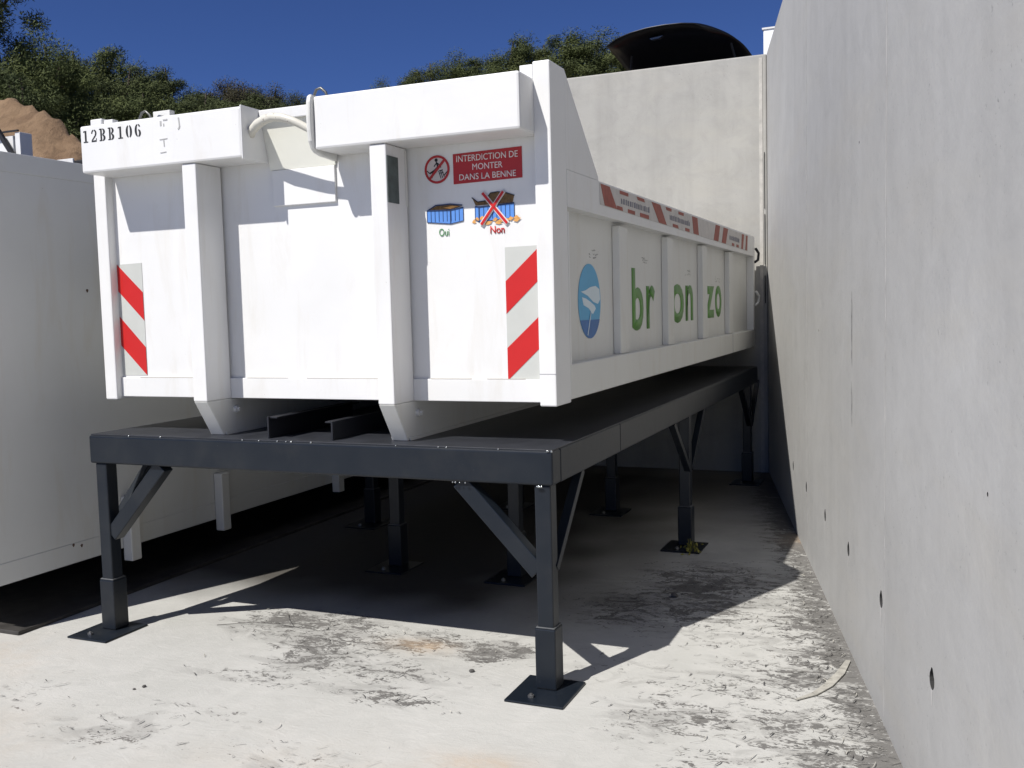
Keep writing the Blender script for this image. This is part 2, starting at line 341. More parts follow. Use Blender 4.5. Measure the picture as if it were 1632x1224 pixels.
for j in range(len(MY)-1):
    for i in range(len(MX)-1): mb.faces.new((mr[j][i], mr[j][i+1], mr[j+1][i+1], mr[j+1][i]))
mo = link('earth_bank', mb, SOIL, smooth=True); mo['kind'] = 'structure'
for k, (x, y, r) in enumerate(((-14.75, 11.7, 0.30), (-14.3, 11.5, 0.16), (-15.5, 12.2, 0.22))):
    rb = bmesh.new(); bmesh.ops.create_icosphere(rb, subdivisions=3, radius=r)
    z = mound(x, y)
    for v in rb.verts:
        v.co *= 1+0.35*noise.noise(v.co*5+Vector((k*7, 0, 0))); v.co.z *= 0.65; v.co += Vector((x, y, z+r*0.2))
    o = link('rock', rb, soil('pale_rock', (0.26, 0.20, 0.13), (0.33, 0.27, 0.2)) if k == 0 else SOIL)
    tag(o, ['largest pale rock sticking out of the brown earth bank', 'small brown rock to the right of the pale rock on the earth bank', 'brown rock left of the pale rock on the earth bank'][k], 'rock', 'rocks on the earth bank')

# ---- retaining walls
WT = 3.76
bw = thing('back_wall', 'sunlit pale concrete retaining wall behind the white skip, black car above it', 'wall', (0.5, 5.3, 0))
link('wall_face', B(-3.0, 2.535, 5.3, 5.55, -0.3, WT), CONB, bw, bevel=0.012)
link('joint_strip', B(2.47, 2.50, 5.294, 5.3, 0.0, WT-0.03), plain('joint_mortar', (0.50, 0.48, 0.44), 0.9), bw)
jc = bmesh.new()
for z0, z1, w in ((1.9, 2.35, 0.006), (2.4, 2.9, 0.004), (1.55, 1.8, 0.008)): bx(jc, 2.512, 2.512+w, 5.290, 5.2995, z0, z1)
link('joint_crack', jc, HOLE, bw)
WD = Vector((-0.2152, 0.9766, 0)); WN = Vector((-0.9766, -0.2152, 0)); WP0 = Vector((3.787, -0.36, 0))
rw = thing('side_wall', 'tall grey concrete retaining wall with a row of tie holes, right of the white skip', 'wall', (3.787, -0.36, 0))
a = WP0-WD*5.2; b = WP0+WD*5.95; th = -WN*0.3
wm = bmesh.new(); prism(wm, [a+Vector((0, 0, -0.3)), b+Vector((0, 0, -0.3)), b+th+Vector((0, 0, -0.3)), a+th+Vector((0, 0, -0.3))], (0, 0, WT+0.3))
wall = link('wall_face', wm, [CONR, HOLE], rw)
cb = bmesh.new(); holes = []
for i, (s, z) in enumerate([(-1.16, .44), (-0.38, .45), (0.4, .45), (1.17, .445), (1.95, .43), (2.81, .42), (3.6, .42)]):
    c = WP0+WD*s+Vector((0, 0, z)); holes.append(c)
    pts = [c+WN*0.02+WD*(0.030*math.cos(t))+Vector((0, 0, 0.028*math.sin(t)+(0.010 if math.sin(t) > 0.8 else 0))) for t in (2*math.pi*k/14 for k in range(14))]
    prism(cb, pts, -WN*0.10)
for s, z, r in ((-0.9, 1.1, .006), (0.9, 2.2, .006), (2.2, 1.4, .007), (-0.4, 2.6, .006)):
    c = WP0+WD*s+Vector((0, 0, z)); prism(cb, [c+WN*0.02+WD*(r*math.cos(t))+Vector((0, 0, r*math.sin(t))) for t in (2*math.pi*k/8 for k in range(8))], -WN*0.04)
cut = link('cutter', cb, HOLE)
md = wall.modifiers.new('b', 'BOOLEAN'); md.object = cut; md.operation = 'DIFFERENCE'; md.solver = 'EXACT'
try: md.material_mode = 'TRANSFER'
except Exception: pass
me = bpy.data.meshes.new_from_object(wall.evaluated_get(bpy.context.evaluated_depsgraph_get()))
wall.modifiers.clear(); wall.data = me; bpy.data.objects.remove(cut)
dr = bmesh.new()
for c in holes:
    c = c+Vector((0, 0, -0.03)); L = rnd.uniform(0.04, 0.09)
    prism(dr, [c+WN*0.0006+WD*0.008, c+WN*0.0006-WD*0.008, c+WN*0.0006-WD*0.002+Vector((0, 0, -L)), c+WN*0.0006+WD*0.002+Vector((0, 0, -L))], WN*0.0006)
link('lime_streak', dr, plain('lime', (0.58, 0.57, 0.55), 0.9), rw)
SEAM = plain('seam_concrete', (0.43, 0.425, 0.41), 0.9, vary=0.2, scale=12)
for s0 in (0.33, 2.75):
    sb = bmesh.new(); c = WP0+WD*s0
    prism(sb, [c+WN*0.0004, c+WN*0.002+WD*0.003, c+WN*0.002+WD*0.006, c+WN*0.0004+WD*0.010], (0, 0, WT-0.02)); link('formwork_seam', sb, SEAM, rw)
STN = plain('stain_grey', (0.38, 0.377, 0.365), 0.9, vary=0.3, scale=30)
for z0, z1 in ((1.01, 1.21), (1.27, 1.60)):
    sb = bmesh.new(); c = WP0+WD*1.07
    prism(sb, [c+WN*0.0004+Vector((0, 0, z0)), c+WN*0.0004+WD*.026+Vector((0, 0, z0+.05)), c+WN*0.0004+WD*.03+Vector((0, 0, z1-.04)), c+WN*0.0004+WD*.012+Vector((0, 0, z1)), c+WN*0.0004-WD*.004+Vector((0, 0, z1-.06))], WN*0.0003); link('water_stain', sb, STN, rw)
o = link('gate_post', B(2.46, 2.66, 5.64, 5.84, 2.6, 4.06), white_paint('bright_white_render', (0.86, 0.87, 0.87), 0.05), bevel=0.008)
cp = link('cap', B(2.45, 2.67, 5.63, 5.85, 4.06, 4.075), WP, o)
tag(o, 'short white square post on the upper level, right of the black car', 'post')

# ============================================================ WHITE SKIP
C = thing('waste_skip', 'low white open steel skip with red and white stripes, standing on the charcoal steel stand', 'skip', (1.225, 2.5, 0.996))
Lc = 5.12
def box(name, x0, x1, y0, y1, z0, z1, mat=WP, parent=C, bevel=0.006):
    return link(name, B(x0, x1, y0, y1, Z0+z0, Z0+z1), mat, parent, bevel)
box('front_panel', 0.075, 2.375, 0.05, 0.062, 0.0, 1.325, bevel=0)
box('front_rail', 0.0755, 2.3745, 0.035, 0.0495, 0.001, 0.098, bevel=0.003)
wl = bmesh.new()
for (x0, x1) in ((0.2, 0.62), (0.86, 1.1), (1.2, 1.6), (1.85, 2.05), (2.12, 2.3)): bx(wl, x0, x1, 0.0335, 0.0348, Z0+0.0985, Z0+0.1005)
link('weld_seam', wl, plain('weld_grime', (0.35, 0.31, 0.25), 0.8), C)
for x0, x1 in ((0.0, 0.075), (2.375, 2.45)):
    cpst = box('corner_post', x0, x1, 0.0, 0.182, -0.012, 1.39)
    xe = (0.079, 0.135) if x0 < 1 else (2.315, 2.371)
    box('ear_plate', xe[0], xe[1], 0.012, 0.05, 1.30, 1.382, parent=cpst, bevel=0.002)
    if x0 > 1: link('edge_seam', B(x0+0.002, x1+0.0012, -0.0008, 0.0002, Z0+0.122, Z0+0.1235), GREYI, cpst)
# sloping gussets behind the posts, side panels, rails and ribs
for sx in (0, 1):
    xo = 2.45 if sx else 0.0; s = -1 if sx else 1
    gx = xo+s*0.002
    link('gusset', P([(gx, 0.1825, Z0+0.976), (gx, 0.625, Z0+0.976), (gx, 0.625, Z0+0.99), (gx, 0.1825, Z0+1.388)], (s*0.012, 0, 0)), WP, C, 0.002)
    link('gusset_flange', P([(gx+s*0.013, 0.1825, Z0+1.378), (gx+s*0.013, 0.622, Z0+0.980), (gx+s*0.013, 0.630, Z0+0.990), (gx+s*0.013, 0.1825, Z0+1.393)], (s*0.05, 0, 0)), WP, C)
    px = xo+s*0.060
    link('side_panel', P([(px, 0.1825, Z0+0.004), (px, Lc-0.06, Z0+0.004), (px, Lc-0.06, Z0+0.97), (px, 0.1825, Z0+0.97)], (s*0.006, 0, 0)), WPS, C)
    a, b = sorted((xo, xo+s*0.0595))
    link('side_plate', B(*sorted((xo+s*0.001, xo+s*0.0585)), 0.1825, 0.20, Z0+0.15, Z0+0.80), WP, C)
    link('top_rail', P([(xo, 0.1825, Z0+0.820), (xo, Lc, Z0+0.800), (xo, Lc, Z0+0.975), (xo, 0.1825, Z0+0.975)], (s*0.09, 0, 0)), WP, C, 0.0015)
    link('bottom_rail', B(*sorted((xo, xo+s*0.10)), 0.1825, Lc, Z0+0.0, Z0+0.152), WPS, C, 0.006)
    for k, y in enumerate((1.0, 2.0, 3.0, 4.0)):
        r = link('side_rib', P([(xo+s*0.059, y+0.004, Z0+0.1525), (xo+s*0.022, y+0.012, Z0+0.1525), (xo+s*0.022, y+0.165, Z0+0.1525), (xo+s*0.059, y+0.185, Z0+0.1525)], (0, 0, 0.645)), WPS, C, 0.004)
    link('rear_post', B(*sorted((xo, xo+s*0.0595)), Lc-0.07, Lc, Z0+0.1525, Z0+0.7995), WP, C, 0.004)
box('floor_plate', 0.101, 2.349, 0.0625, Lc-0.06, 0.03, 0.045, WPS, bevel=0)
box('rear_door', 0.0665, 2.3835, Lc-0.058, Lc-0.02, 0.045, 0.97)
box('front_flange', 0.08, 2.37, 0.0625, 0.12, 1.285, 1.325)
# long skids with sloping nose, upright ribs that carry down into them
for x0 in (0.685, 1.685):
    x1 = x0+0.08
    r = link('front_rib', B(x0, x1, -0.14, 0.0345, Z0+0.0, Z0+1.0985), WP, C, 0.005)
    if x0 > 1:
        link('dark_pad', B(x1+0.0005, x1+0.004, -0.137, -0.045, Z0+0.855, Z0+1.05), PAD, r)
        st_ = bmesh.new(); bx(st_, x1+0.0005, x1+0.0025, 0.018, 0.033, Z0+0.85, Z0+1.09); link('weld_bead', st_, WPS, r)
    sk = link('skid', P([(x0+0.001, -0.1395, Z0-0.0005), (x0+0.001, -0.03, Z0-0.170), (x0+0.001, 4.95, Z0-0.170), (x0+0.001, 4.95, Z0-0.0005)], (0.078, 0, 0)), WPS, C, 0.004)
    link('shoe', P([(x0-0.008, -0.02, Z0-0.1695), (x0-0.008, 4.9, Z0-0.1695), (x0-0.008, 4.9, Z0-0.1545), (x0-0.008, -0.028, Z0-0.1545)], (0.006, 0, 0)), WPS, sk)
    link('shoe', P([(x1+0.0005, -0.02, Z0-0.1695), (x1+0.0005, 4.9, Z0-0.1695), (x1+0.0005, 4.9, Z0-0.1545), (x1+0.0005, -0.028, Z0-0.1545)], (0.008, 0, 0)), WPS, sk)
    bt = bmesh.new(); tube(bt, [(x1-0.005, 0.06, Z0-0.055), (x1+0.016, 0.06, Z0-0.055)], 0.017, 12); tube(bt, [(x1+0.0165, 0.06, Z0-0.055), (x1+0.028, 0.06, Z0-0.055)], 0.011, 6)
    link('bolt', bt, WPS, sk)
cm = bmesh.new()
for y in (0.9, 1.9, 2.9, 3.9): bx(cm, 0.102, 2.348, y, y+0.06, Z0-0.0, Z0+0.029)
link('cross_member', cm, WPS, C)
# the two hollow beams across the top and the recess for the hook between them
b1 = box('top_beam', 0.085, 1.035, -0.150, 0.0495, 1.10, 1.325, bevel=0.010)
b2 = box('top_beam', 1.422, 2.378, -0.150, 0.0495, 1.10, 1.325, bevel=0.010)
box('end_plate', 1.036, 1.044, -0.153, 0.049, 1.092, 1.330, parent=b1, bevel=0.012)
ep = P([(1.398, y_, Z0+z_) for y_, z_ in ((-0.152, 1.334), (-0.163, 1.328), (-0.172, 1.30), (-0.176, 1.24), (-0.175, 1.18), (-0.168, 1.135), (-0.152, 1.105), (-0.128, 1.088), (-0.09, 1.080), (0.03, 1.072), (0.033, 1.334))], (0.0235, 0, 0))
link('end_plate', ep, WPS, b2, 0.009)
box('recess_rail', 1.045, 1.389, -0.03, 0.0495, 1.2755, 1.325, bevel=0.004)
link('recess_plate', P([(1.045, -0.012, Z0+1.275), (1.045, 0.040, Z0+1.062), (1.045, 0.048, Z0+1.062), (1.045, -0.004, Z0+1.275)], (0.355, 0, 0)), CREAM, C)
link('recess_lower_plate', B(1.055, 1.396, 0.036, 0.0495, Z0+0.897, Z0+1.0605), WP, C, 0.003)
hp = [(1.036, -0.082, 1.205), (1.052, -0.09, 1.225), (1.112, -0.125, 1.243), (1.165, -0.145, 1.254), (1.217, -0.16, 1.257), (1.272, -0.165, 1.248), (1.315, -0.16, 1.233), (1.350, -0.15, 1.215), (1.385, -0.14, 1.194), (1.402, -0.135, 1.184)]
link('hook_bar', T([(x, y, Z0+z) for x, y, z in hp], [0.019, 0.020, 0.021, 0.020, 0.019, 0.018, 0.017, 0.017, 0.016, 0.016], 16), white_paint('chipped_white_paint', (0.62, 0.60, 0.53), 0.8, 0.10), C, smooth=True)
# rope loops and lugs on the top edge
for x in (0.305, 1.325):
    lp = [(x-0.045, 0.055, Z0+1.32), (x-0.04, 0.055, Z0+1.37), (x-0.02, 0.055, Z0+1.405), (x+0.004, 0.055, Z0+1.41), (x+0.028, 0.055, Z0+1.39), (x+0.045, 0.055, Z0+1.35), (x+0.048, 0.055, Z0+1.32)]
    link('lashing_loop', T(lp, 0.0065, 8), plain('loop_steel', (0.16, 0.16, 0.15), 0.4, 0.6), C, smooth=True)
lug = box('net_lug', 0.345, 0.45, 0.064, 0.10, 1.3255, 1.405, WPS, bevel=0.003)
link('stud', T([(0.405, 0.04, Z0+1.368), (0.405, 0.0635, Z0+1.368)], 0.013, 10), BOLT, lug)
# rear latch seen past the far corner
for z in (0.80, 0.42):
    link('rear_latch', T([(2.455, Lc-0.02, Z0+z-0.05), (2.475, Lc+0.03, Z0+z-0.03), (2.48, Lc+0.04, Z0+z+0.03), (2.46, Lc+0.0, Z0+z+0.07)], 0.012, 8), BLK if z > 0.5 else WPS, C, smooth=True)

# ---- stencilled number (stencil letters drawn as separate shapes)
def stencil(bm, fr, ch, x, y, w, h):
    def q(pts): film(bm, fr, [(x+a*w, y+b*h) for a, b in pts], 0.0006, 0.0006)
    def arc(cx, cy, rx0, ry0, rx1, ry1, a0, a1, n=8):
        for i in range(n):
            a = math.radians(a0+(a1-a0)*i/n); b = math.radians(a0+(a1-a0)*(i+1)/n)
            q([(cx+rx0*math.cos(a), cy+ry0*math.sin(a)), (cx+rx1*math.cos(a), cy+ry1*math.sin(a)), (cx+rx1*math.cos(b), cy+ry1*math.sin(b)), (cx+rx0*math.cos(b), cy+ry0*math.sin(b))])
    if ch == '1':
        q([(.42, .0), (.68, .0), (.68, .97), (.42, .97)]); q([(.2, 0), (.38, 0), (.38, .09), (.2, .09)]); q([(.72, 0), (.9, 0), (.9, .09), (.72, .09)]); q([(.2, .84), (.38, .88), (.38, .97), (.2, .93)])
    elif ch == '2':
        arc(.5, .70, .2, .18, .42, .30, -50, 80); arc(.5, .70, .24, .2, .40, .30, 100, 185)
        q([(.10, .13), (.30, .13), (.80, .47), (.62, .52)]); q([(.10, 0), (.88, 0), (.88, .13), (.10, .1)]); q([(.78, .13), (.88, .13), (.92, .28), (.84, .28)])
    elif ch == 'B':
        q([(.16, 0), (.40, 0), (.40, 1), (.16, 1)]); q([(0, 0), (.15, 0), (.15, .08), (0, .08)]); q([(0, .92), (.15, .92), (.15, 1), (0, 1)])
        arc(.48, .75, .14, .17, .42, .25, -90, 90); arc(.48, .25, .16, .18, .46, .26, -90, 90)
    elif ch == '0':
        arc(.45, .5, .12, .42, .42, .5, 100, 260); arc(.55, .5, .12, .42, .42, .5, -80, 80)
    elif ch == '6':
        arc(.47, .5, .14, .42, .44, .5, 95, 265); arc(.55, .28, .12, .2, .40, .3, -88, 88); arc(.53, .70, .16, .2, .36, .3, 20, 85)
sb = bmesh.new(); xs = 0.100
for ch in '12BB106':
    stencil(sb, FR(-0.150), ch, xs, 1.244, 0.040, 0.058); xs += 0.0545
link('stencil_number', sb, BLK, b1)
fm = bmesh.new(); f0 = FR(-0.150)
stroke(fm, f0, [(0.60, 1.305), (0.625, 1.305)], 0.006, .0006); stroke(fm, f0, [(0.600, 1.283), (0.605, 1.283)], 0.012, .0006); stroke(fm, f0, [(0.585, 1.302), (0.585, 1.280)], 0.008, .0006)
stroke(fm, f0, [(0.69, 1.308), (0.695, 1.265), (0.685, 1.255)], 0.007, .0006); stroke(fm, f0, [(0.575, 1.218), (0.62, 1.22)], 0.004, .0006); stroke(fm, f0, [(0.598, 1.218), (0.60, 1.185)], 0.005, .0006); stroke(fm, f0, [(0.575, 1.158), (0.61, 1.16)], 0.004, .0006)
link('faded_stencil', fm, FAINT, b1)

# ---- notices on the front panel
f = FR(0.050)
sg = link('notice_panel', F(f, [(1.984, 0.932), (2.302, 0.938), (2.302, 1.066), (1.984, 1.059)]), DRED, C); sg['label'] = 'dark red notice with white lettering'
text('lettering', 'INTERDICTION DE', f, 2.000, 2.284, 1.024, 1.051, LET, sg, offset=0.005)
text('lettering', 'MONTER', f, 2.075, 2.214, 0.986, 1.012, LET, sg, offset=0.0)
text('lettering', 'DANS LA BENNE', f, 2.012, 2.274, 0.946, 0.972, LET, sg, offset=0.005)
pr = link('prohibition_sign', F(f, circ(1.907, 1.001, 0.058)), plain('pictogram_ground', (0.55, 0.5, 0.48), 0.5, vary=.03), C)
rg = ring(bmesh.new(), f, 1.907, 1.001, 0.050, 0.060, lift=0.0025); stroke(rg, f, [(1.872, 0.964), (1.943, 1.038)], 0.011, 0.0038); link('red_ring', rg, DRED, pr)
pg = bmesh.new(); film(pg, f, circ(1.904, 1.041, 0.0075, n=12), 0.0025)
for s, w in (([(1.905, 1.032), (1.912, 1.012), (1.895, 0.998), (1.872, 0.986)], .007), ([(1.91, 1.028), (1.922, 1.016), (1.926, 1.008)], .004), ([(1.905, 1.028), (1.893, 1.014)], .004), ([(1.885, 0.990), (1.882, 0.966)], .004), ([(1.872, 0.986), (1.858, 0.998)], .004),
             ([(1.915, 0.994), (1.925, 0.962)], .003), ([(1.923, 0.996), (1.933, 0.964)], .003), ([(1.930, 0.996), (1.941, 0.968)], .003), ([(1.915, 0.994), (1.934, 0.998)], .003), ([(1.918, 0.984), (1.938, 0.986)], .003), ([(1.938, 0.972), (1.957, 0.990)], .004)): stroke(pg, f, s, w, 0.0025)
link('climbing_figure', pg, BLK, pr)
def bin_drawing(name, x0, x1, z0, z1, xc, dz):
    r = link(name, F(f, [(x0, z0+.006), (xc, z0-.006), (x1, z0+.004), (x1+.001, z1-.004), (x0, z1-.006)]), BLUE, C)
    ln = bmesh.new(); n = 9
    for i in range(n+1):
        x = x0+(x1-x0)*i/n; stroke(ln, f, [(x, z0+.006 if x != xc else z0), (x, z1-.008)], 0.0022, 0.0025)
    stroke(ln, f, [(x0, z1-.006), (xc, z1-.010), (x1, z1-.002)], 0.006, 0.0025); stroke(ln, f, [(x0, z0+.006), (xc, z0-.006), (x1, z0+.004)], 0.003, 0.0025)
    stroke(ln, f, [(xc, z0-.004), (xc, z1-.008)], 0.004, 0.0028)
    link('outline', ln, DBLUE, r); return r
d1 = bin_drawing('level_load_drawing', 1.852, 2.026, 0.772, 0.834, 1.965, 0)
link('load', F(f, [(1.858, 0.830), (1.90, 0.846), (1.97, 0.849), (2.02, 0.838), (1.965, 0.826)]), BRN, d1)
lb = bmesh.new(); stroke(lb, f, [(1.856, 0.829), (1.895, 0.848), (1.965, 0.850), (2.022, 0.842)], 0.005, 0.0026); link('load_rim', lb, DBLUE, d1)
link('load_highlight', F(f, [(1.93, 0.836), (1.975, 0.842), (2.005, 0.838), (1.965, 0.830)], 0.0026), ORG, d1)
d2 = bin_drawing('overfull_load_drawing', 2.082, 2.262, 0.772, 0.838, 2.10, 0)
link('load', F(f, [(2.085, 0.836), (2.070, 0.868), (2.095, 0.850), (2.13, 0.854), (2.155, 0.884), (2.19, 0.886), (2.225, 0.880), (2.262, 0.866), (2.255, 0.838)]), BRN, d2)
lo = bmesh.new(); stroke(lo, f, [(2.068, 0.870), (2.095, 0.850), (2.13, 0.853), (2.155, 0.884), (2.19, 0.887), (2.225, 0.881), (2.264, 0.867)], 0.004, 0.0026); link('load_outline', lo, BLK, d2)
sp = bmesh.new()
for k in range(12):
    a = 2.065+0.20*k/11+rnd.uniform(-.01, .01); w = rnd.uniform(.02, .045); zz = 0.768+rnd.uniform(-.012, .012)
    film(sp, f, [(a, zz), (a+w*.5, zz-.006), (a+w, zz+rnd.uniform(-.004, .01)), (a+w*.5, zz+.012)], 0.0026+k*0.0002, 0.0002)
link('spilled_load', sp, ORG, d2)
cw = bmesh.new(); stroke(cw, f, [(2.118, 0.888), (2.232, 0.752)], 0.020, 0.0052); stroke(cw, f, [(2.218, 0.888), (2.110, 0.752)], 0.020, 0.0066); link('cross_edge', cw, LET, d2)
cr = bmesh.new(); stroke(cr, f, [(2.120, 0.886), (2.230, 0.754)], 0.011, 0.0082); stroke(cr, f, [(2.216, 0.886), (2.112, 0.754)], 0.011, 0.0096); link('red_cross', cr, RED, d2)
text('green_word', 'Oui', f, 1.908, 1.956, 0.716, 0.748, GRNI, C)
text('red_word', 'Non', f, 2.150, 2.216, 0.714, 0.746, RED, C, offset=0.015)
# ---- hazard stripes
hs = link('hazard_marker', F(f, [(2.214, 0.099), (2.3735, 0.099), (2.3735, 0.656), (2.214, 0.654)]), REFL, C)
rb = bmesh.new()
for z in (0.0, -0.282): film(rb, f, [(2.2145, 0.375+z), (2.3732, 0.520+z), (2.3732, 0.653+z), (2.2145, 0.512+z)], 0.0024)
link('red_stripe', rb, RED, hs)
hs = link('hazard_marker', F(f, [(0.0755, 0.109), (0.236, 0.109), (0.236, 0.672), (0.0755, 0.668)]), REFL, C)
rb = bmesh.new()
for z in (0.0, -0.275): film(rb, f, [(0.0757, 0.535+z), (0.0757, 0.669+z+(0 if z == 0 else .012)), (0.2355, 0.525+z), (0.2355, 0.384+z)], 0.0024)
link('red_stripe', rb, RED, hs)

# ---- film on the right flank
sp_ = SD(2.390)
lg = link('round_emblem', F(sp_, circ(0.630, 0.4215, 0.166, 0.175)), LBLUE, C)
wv = [(x, z) for x, z in circ(0.630, 0.4215, 0.166, 0.175, 60) if z < 0.342]
link('sea_segment', F(sp_, wv, 0.0024), MBLUE, lg)
wb = bmesh.new()
film(wb, sp_, [(0.500, 0.465), (0.57, 0.472), (0.64, 0.488), (0.72, 0.494), (0.775, 0.478), (0.785, 0.430), (0.75, 0.408), (0.68, 0.418), (0.60, 0.446)], 0.0024)
film(wb, sp_, [(0.515, 0.440), (0.57, 0.434), (0.63, 0.420), (0.70, 0.400), (0.715, 0.385), (0.67, 0.360), (0.61, 0.388), (0.535, 0.404)], 0.0024)
stroke(wb, sp_, [(0.640, 0.372), (0.585, 0.262)], 0.008, 0.004)
link('white_bird', wb, PALE, lg)
for word, y0, y1, z0, z1 in (('b', 1.355, 1.585, 0.258, 0.598), ('r', 1.650, 1.838, 0.262, 0.508), ('o', 2.23, 2.585, 0.276, 0.525), ('n', 2.635, 2.86, 0.285, 0.522), ('z', 3.25, 3.585, 0.290, 0.522), ('o', 3.625, 3.87, 0.290, 0.530)):
    text('green_letter', word, sp_, y0, y1, z0, z1, LGRN, C, lift=0.001, offset=0.022)
sf = SD(2.450)
tp = link('warning_tape', F(sf, [(0.632, 0.868), (4.74, 0.832), (4.74, 0.962), (0.632, 0.966)]), FADW, C)
rt = bmesh.new()
def tz(y, f_): return 0.868-0.00876*(y-0.632)+(0.098+0.0078*(y-0.632))*f_
def tq(y0, y1, y2, y3, a=0.02, b=0.98): film(rt, sf, [(y0, tz(y0, a)), (y1, tz(y1, a)), (y2, tz(y2, b)), (y3, tz(y3, b))], 0.0024)
tq(0.70, 0.90, 0.78, 0.64); tq(0.903, 1.0, 0.99, 0.895, .02, .2); tq(1.09, 1.22, 1.22, 1.09, .02, .2); tq(1.32, 1.5, 1.5, 1.32, .02, .22); tq(0.95, 1.1, 1.1, .95, .82, .98); tq(1.28, 1.42, 1.4, 1.26, .82, .98)
tq(1.72, 1.9, 1.75, 1.56); tq(2.05, 2.2, 2.18, 2.05, .03, .2); tq(2.38, 2.5, 2.5, 2.38, .03, .2); tq(1.9, 2.02, 2.02, 1.88, .82, .98); tq(2.2, 2.34, 2.34, 2.2, .82, .98); tq(2.62, 2.78, 2.74, 2.58); tq(3.28, 3.45, 3.52, 3.36); tq(3.58, 3.74, 3.84, 3.66)
tq(4.0, 4.1, 4.1, 4.0, .03, .2); tq(4.2, 4.3, 4.3, 4.2, .03, .2); tq(4.42, 4.5, 4.56, 4.46); tq(4.62, 4.7, 4.74, 4.66)
link('red_block', rt, FADR, tp)
gw = bmesh.new()
for y0, y1 in ((0.97, 1.52), (1.98, 2.52), (3.9, 4.32)):
    y = y0
    while y < y1:      # worn lettering, no longer readable
        w = rnd.uniform(.012, .03); film(gw, sf, [(y, tz(y, .36)), (y+w, tz(y+w, .36)), (y+w, tz(y+w, rnd.uniform(.55, .68))), (y, tz(y, .62))], 0.0024); y += w+rnd.uniform(.012, .02)
link('worn_lettering', gw, GREYI, tp)
smn = bmesh.new()
for y, z in ((0.66, 0.645), (1.60, 0.65), (2.70, 0.60), (3.70, 0.58)):
    for q in range(9): a = y+rnd.uniform(-.08, .08); b_ = z+rnd.uniform(-.025, .02); stroke(smn, sp_, [(a, b_), (a+rnd.uniform(.01, .04), b_+rnd.uniform(-.006, .006))], rnd.uniform(.002, .004), 0.001)
link('scuff_mark', smn, FAINT, C)
o = link('edge_seam', B(2.4495, 2.4512, 4.02, 4.024, Z0+0.0, Z0+0.15), GREYI, C)

# ============================================================ CHARCOAL STAND
ST = thing('steel_stand', 'charcoal painted steel stand on braced legs, carrying the white skip', 'stand', (1.255, 2.4, 0.0))
yf = -0.155; zt = Z0-0.170; XL, XR = 0.028, 2.482; YE = 5.05
link('front_beam', B(XL, XR, yf, yf+0.10, zt-0.145, zt-0.006), CHAR, ST, 0.010, seg=3)
sbm = link('side_beam', B(XR-0.085, XR-0.0, yf+0.1003, 0.790, zt-0.145, zt-0.006), CHAR, ST, 0.006)
link('side_beam', B(XR-0.085, XR-0.001, 0.796, YE, zt-0.145, zt-0.006), CHAR, ST, 0.006)
link('side_beam', B(XL, XL+0.085, yf+0.1003, YE, zt-0.145, zt-0.006), CHAR, ST, 0.006)
link('rear_beam', B(XL+0.0853, XR-0.0853, YE-0.1, YE, zt-0.145, zt-0.006), CHAR, ST, 0.006)
for x in (0.83, 1.62): link('inner_beam', B(x, x+0.08, yf+0.1003, YE-0.1003, zt-0.145, zt-0.006), CHAR, ST)
cmb = bmesh.new()
for y in (1.35, 2.35, 3.25, 4.2):
    for xa, xb in ((XL+0.0853, 0.8297), (0.9103, 1.6197), (1.7003, XR-0.0853)): bx(cmb, xa, xb, y, y+0.08, zt-0.145, zt-0.02)
link('cross_beam', cmb, CHAR, ST)
link('deck_plate', B(XL+0.004, XR-0.004, yf+0.012, YE, zt-0.0057, zt-0.0003), plain('deck_paint', (0.034, 0.037, 0.046), 0.40, vary=0.3, scale=6), ST, 0.001)
wd = bmesh.new()
for (x, y, z) in [(XR-0.03+rnd.uniform(-.04, .03), yf-0.001, zt-0.148) for _ in range(5)]+[(2.02+rnd.uniform(0, .10), yf-0.001, zt-0.147) for _ in range(5)]+[(XR-rnd.uniform(0.0, 0.06), yf-0.002, zt-0.004) for _ in range(4)]+[(rnd.uniform(.03, 2.4), yf+0.008, zt-0.004) for _ in range(12)]:
    m_ = Matrix.Translation((x, y, z)); bmesh.ops.create_icosphere(wd, subdivisions=1, radius=rnd.uniform(.0035, .006), matrix=m_)
link('weld_spatter', wd, plain('weld_metal', (0.6, 0.62, 0.62), 0.15, 0.9), ST, smooth=True)
# C channels that guide the skids
for x in (1.065, 1.41):
    gl = bmesh.new(); y0, y1 = -0.095, 0.62
    if x < 1.2: bx(gl, x, x+0.008, y0, y1, zt+0.0002, zt+0.100); bx(gl, x+0.0085, x+0.05, y0+0.01, y1, zt+0.093, zt+0.0995)
    else: bx(gl, x, x+0.008, y0, y1, zt+0.0002, zt+0.085); bx(gl, x-0.035, x-0.0005, y0+0.008, y1, zt+0.078, zt+0.0845)
    link('guide_channel', gl, CHAN, ST)
# legs
def leg(x, y, w=0.070, collar=True, top=None):
    L = link('leg', B(x-w/2, x+w/2, y, y+w, 0.262, top or (zt-0.1455)), CHAR, ST, 0.006)
    c = 0.045
    link('leg_socket', B(x-c, x+c, y-0.010, y+w+0.012, 0.0105, 0.262), CHAR, L, 0.006)
    link('socket_weld', B(x-c+0.004, x+c-0.004, y-0.006, y+w+0.008, 0.2625, 0.268), plain('weld_grey', (0.11, 0.115, 0.12), 0.5, vary=.3), L, 0.002)
    link('base_plate', B(x-0.125, x+0.125, y-0.155, y+0.125, 0.0, 0.010), CHAR, L, 0.003)
    bo = bmesh.new(); tube(bo, [(x-0.03, y-0.10, 0.0102), (x-0.03, y-0.10, 0.020)], 0.013, 6); tube(bo, [(x-0.03, y-0.10, 0.0202), (x-0.03, y-0.10, 0.026)], 0.006, 8)
    link('anchor_bolt', bo, BOLT, L); return L
yl = yf+0.012
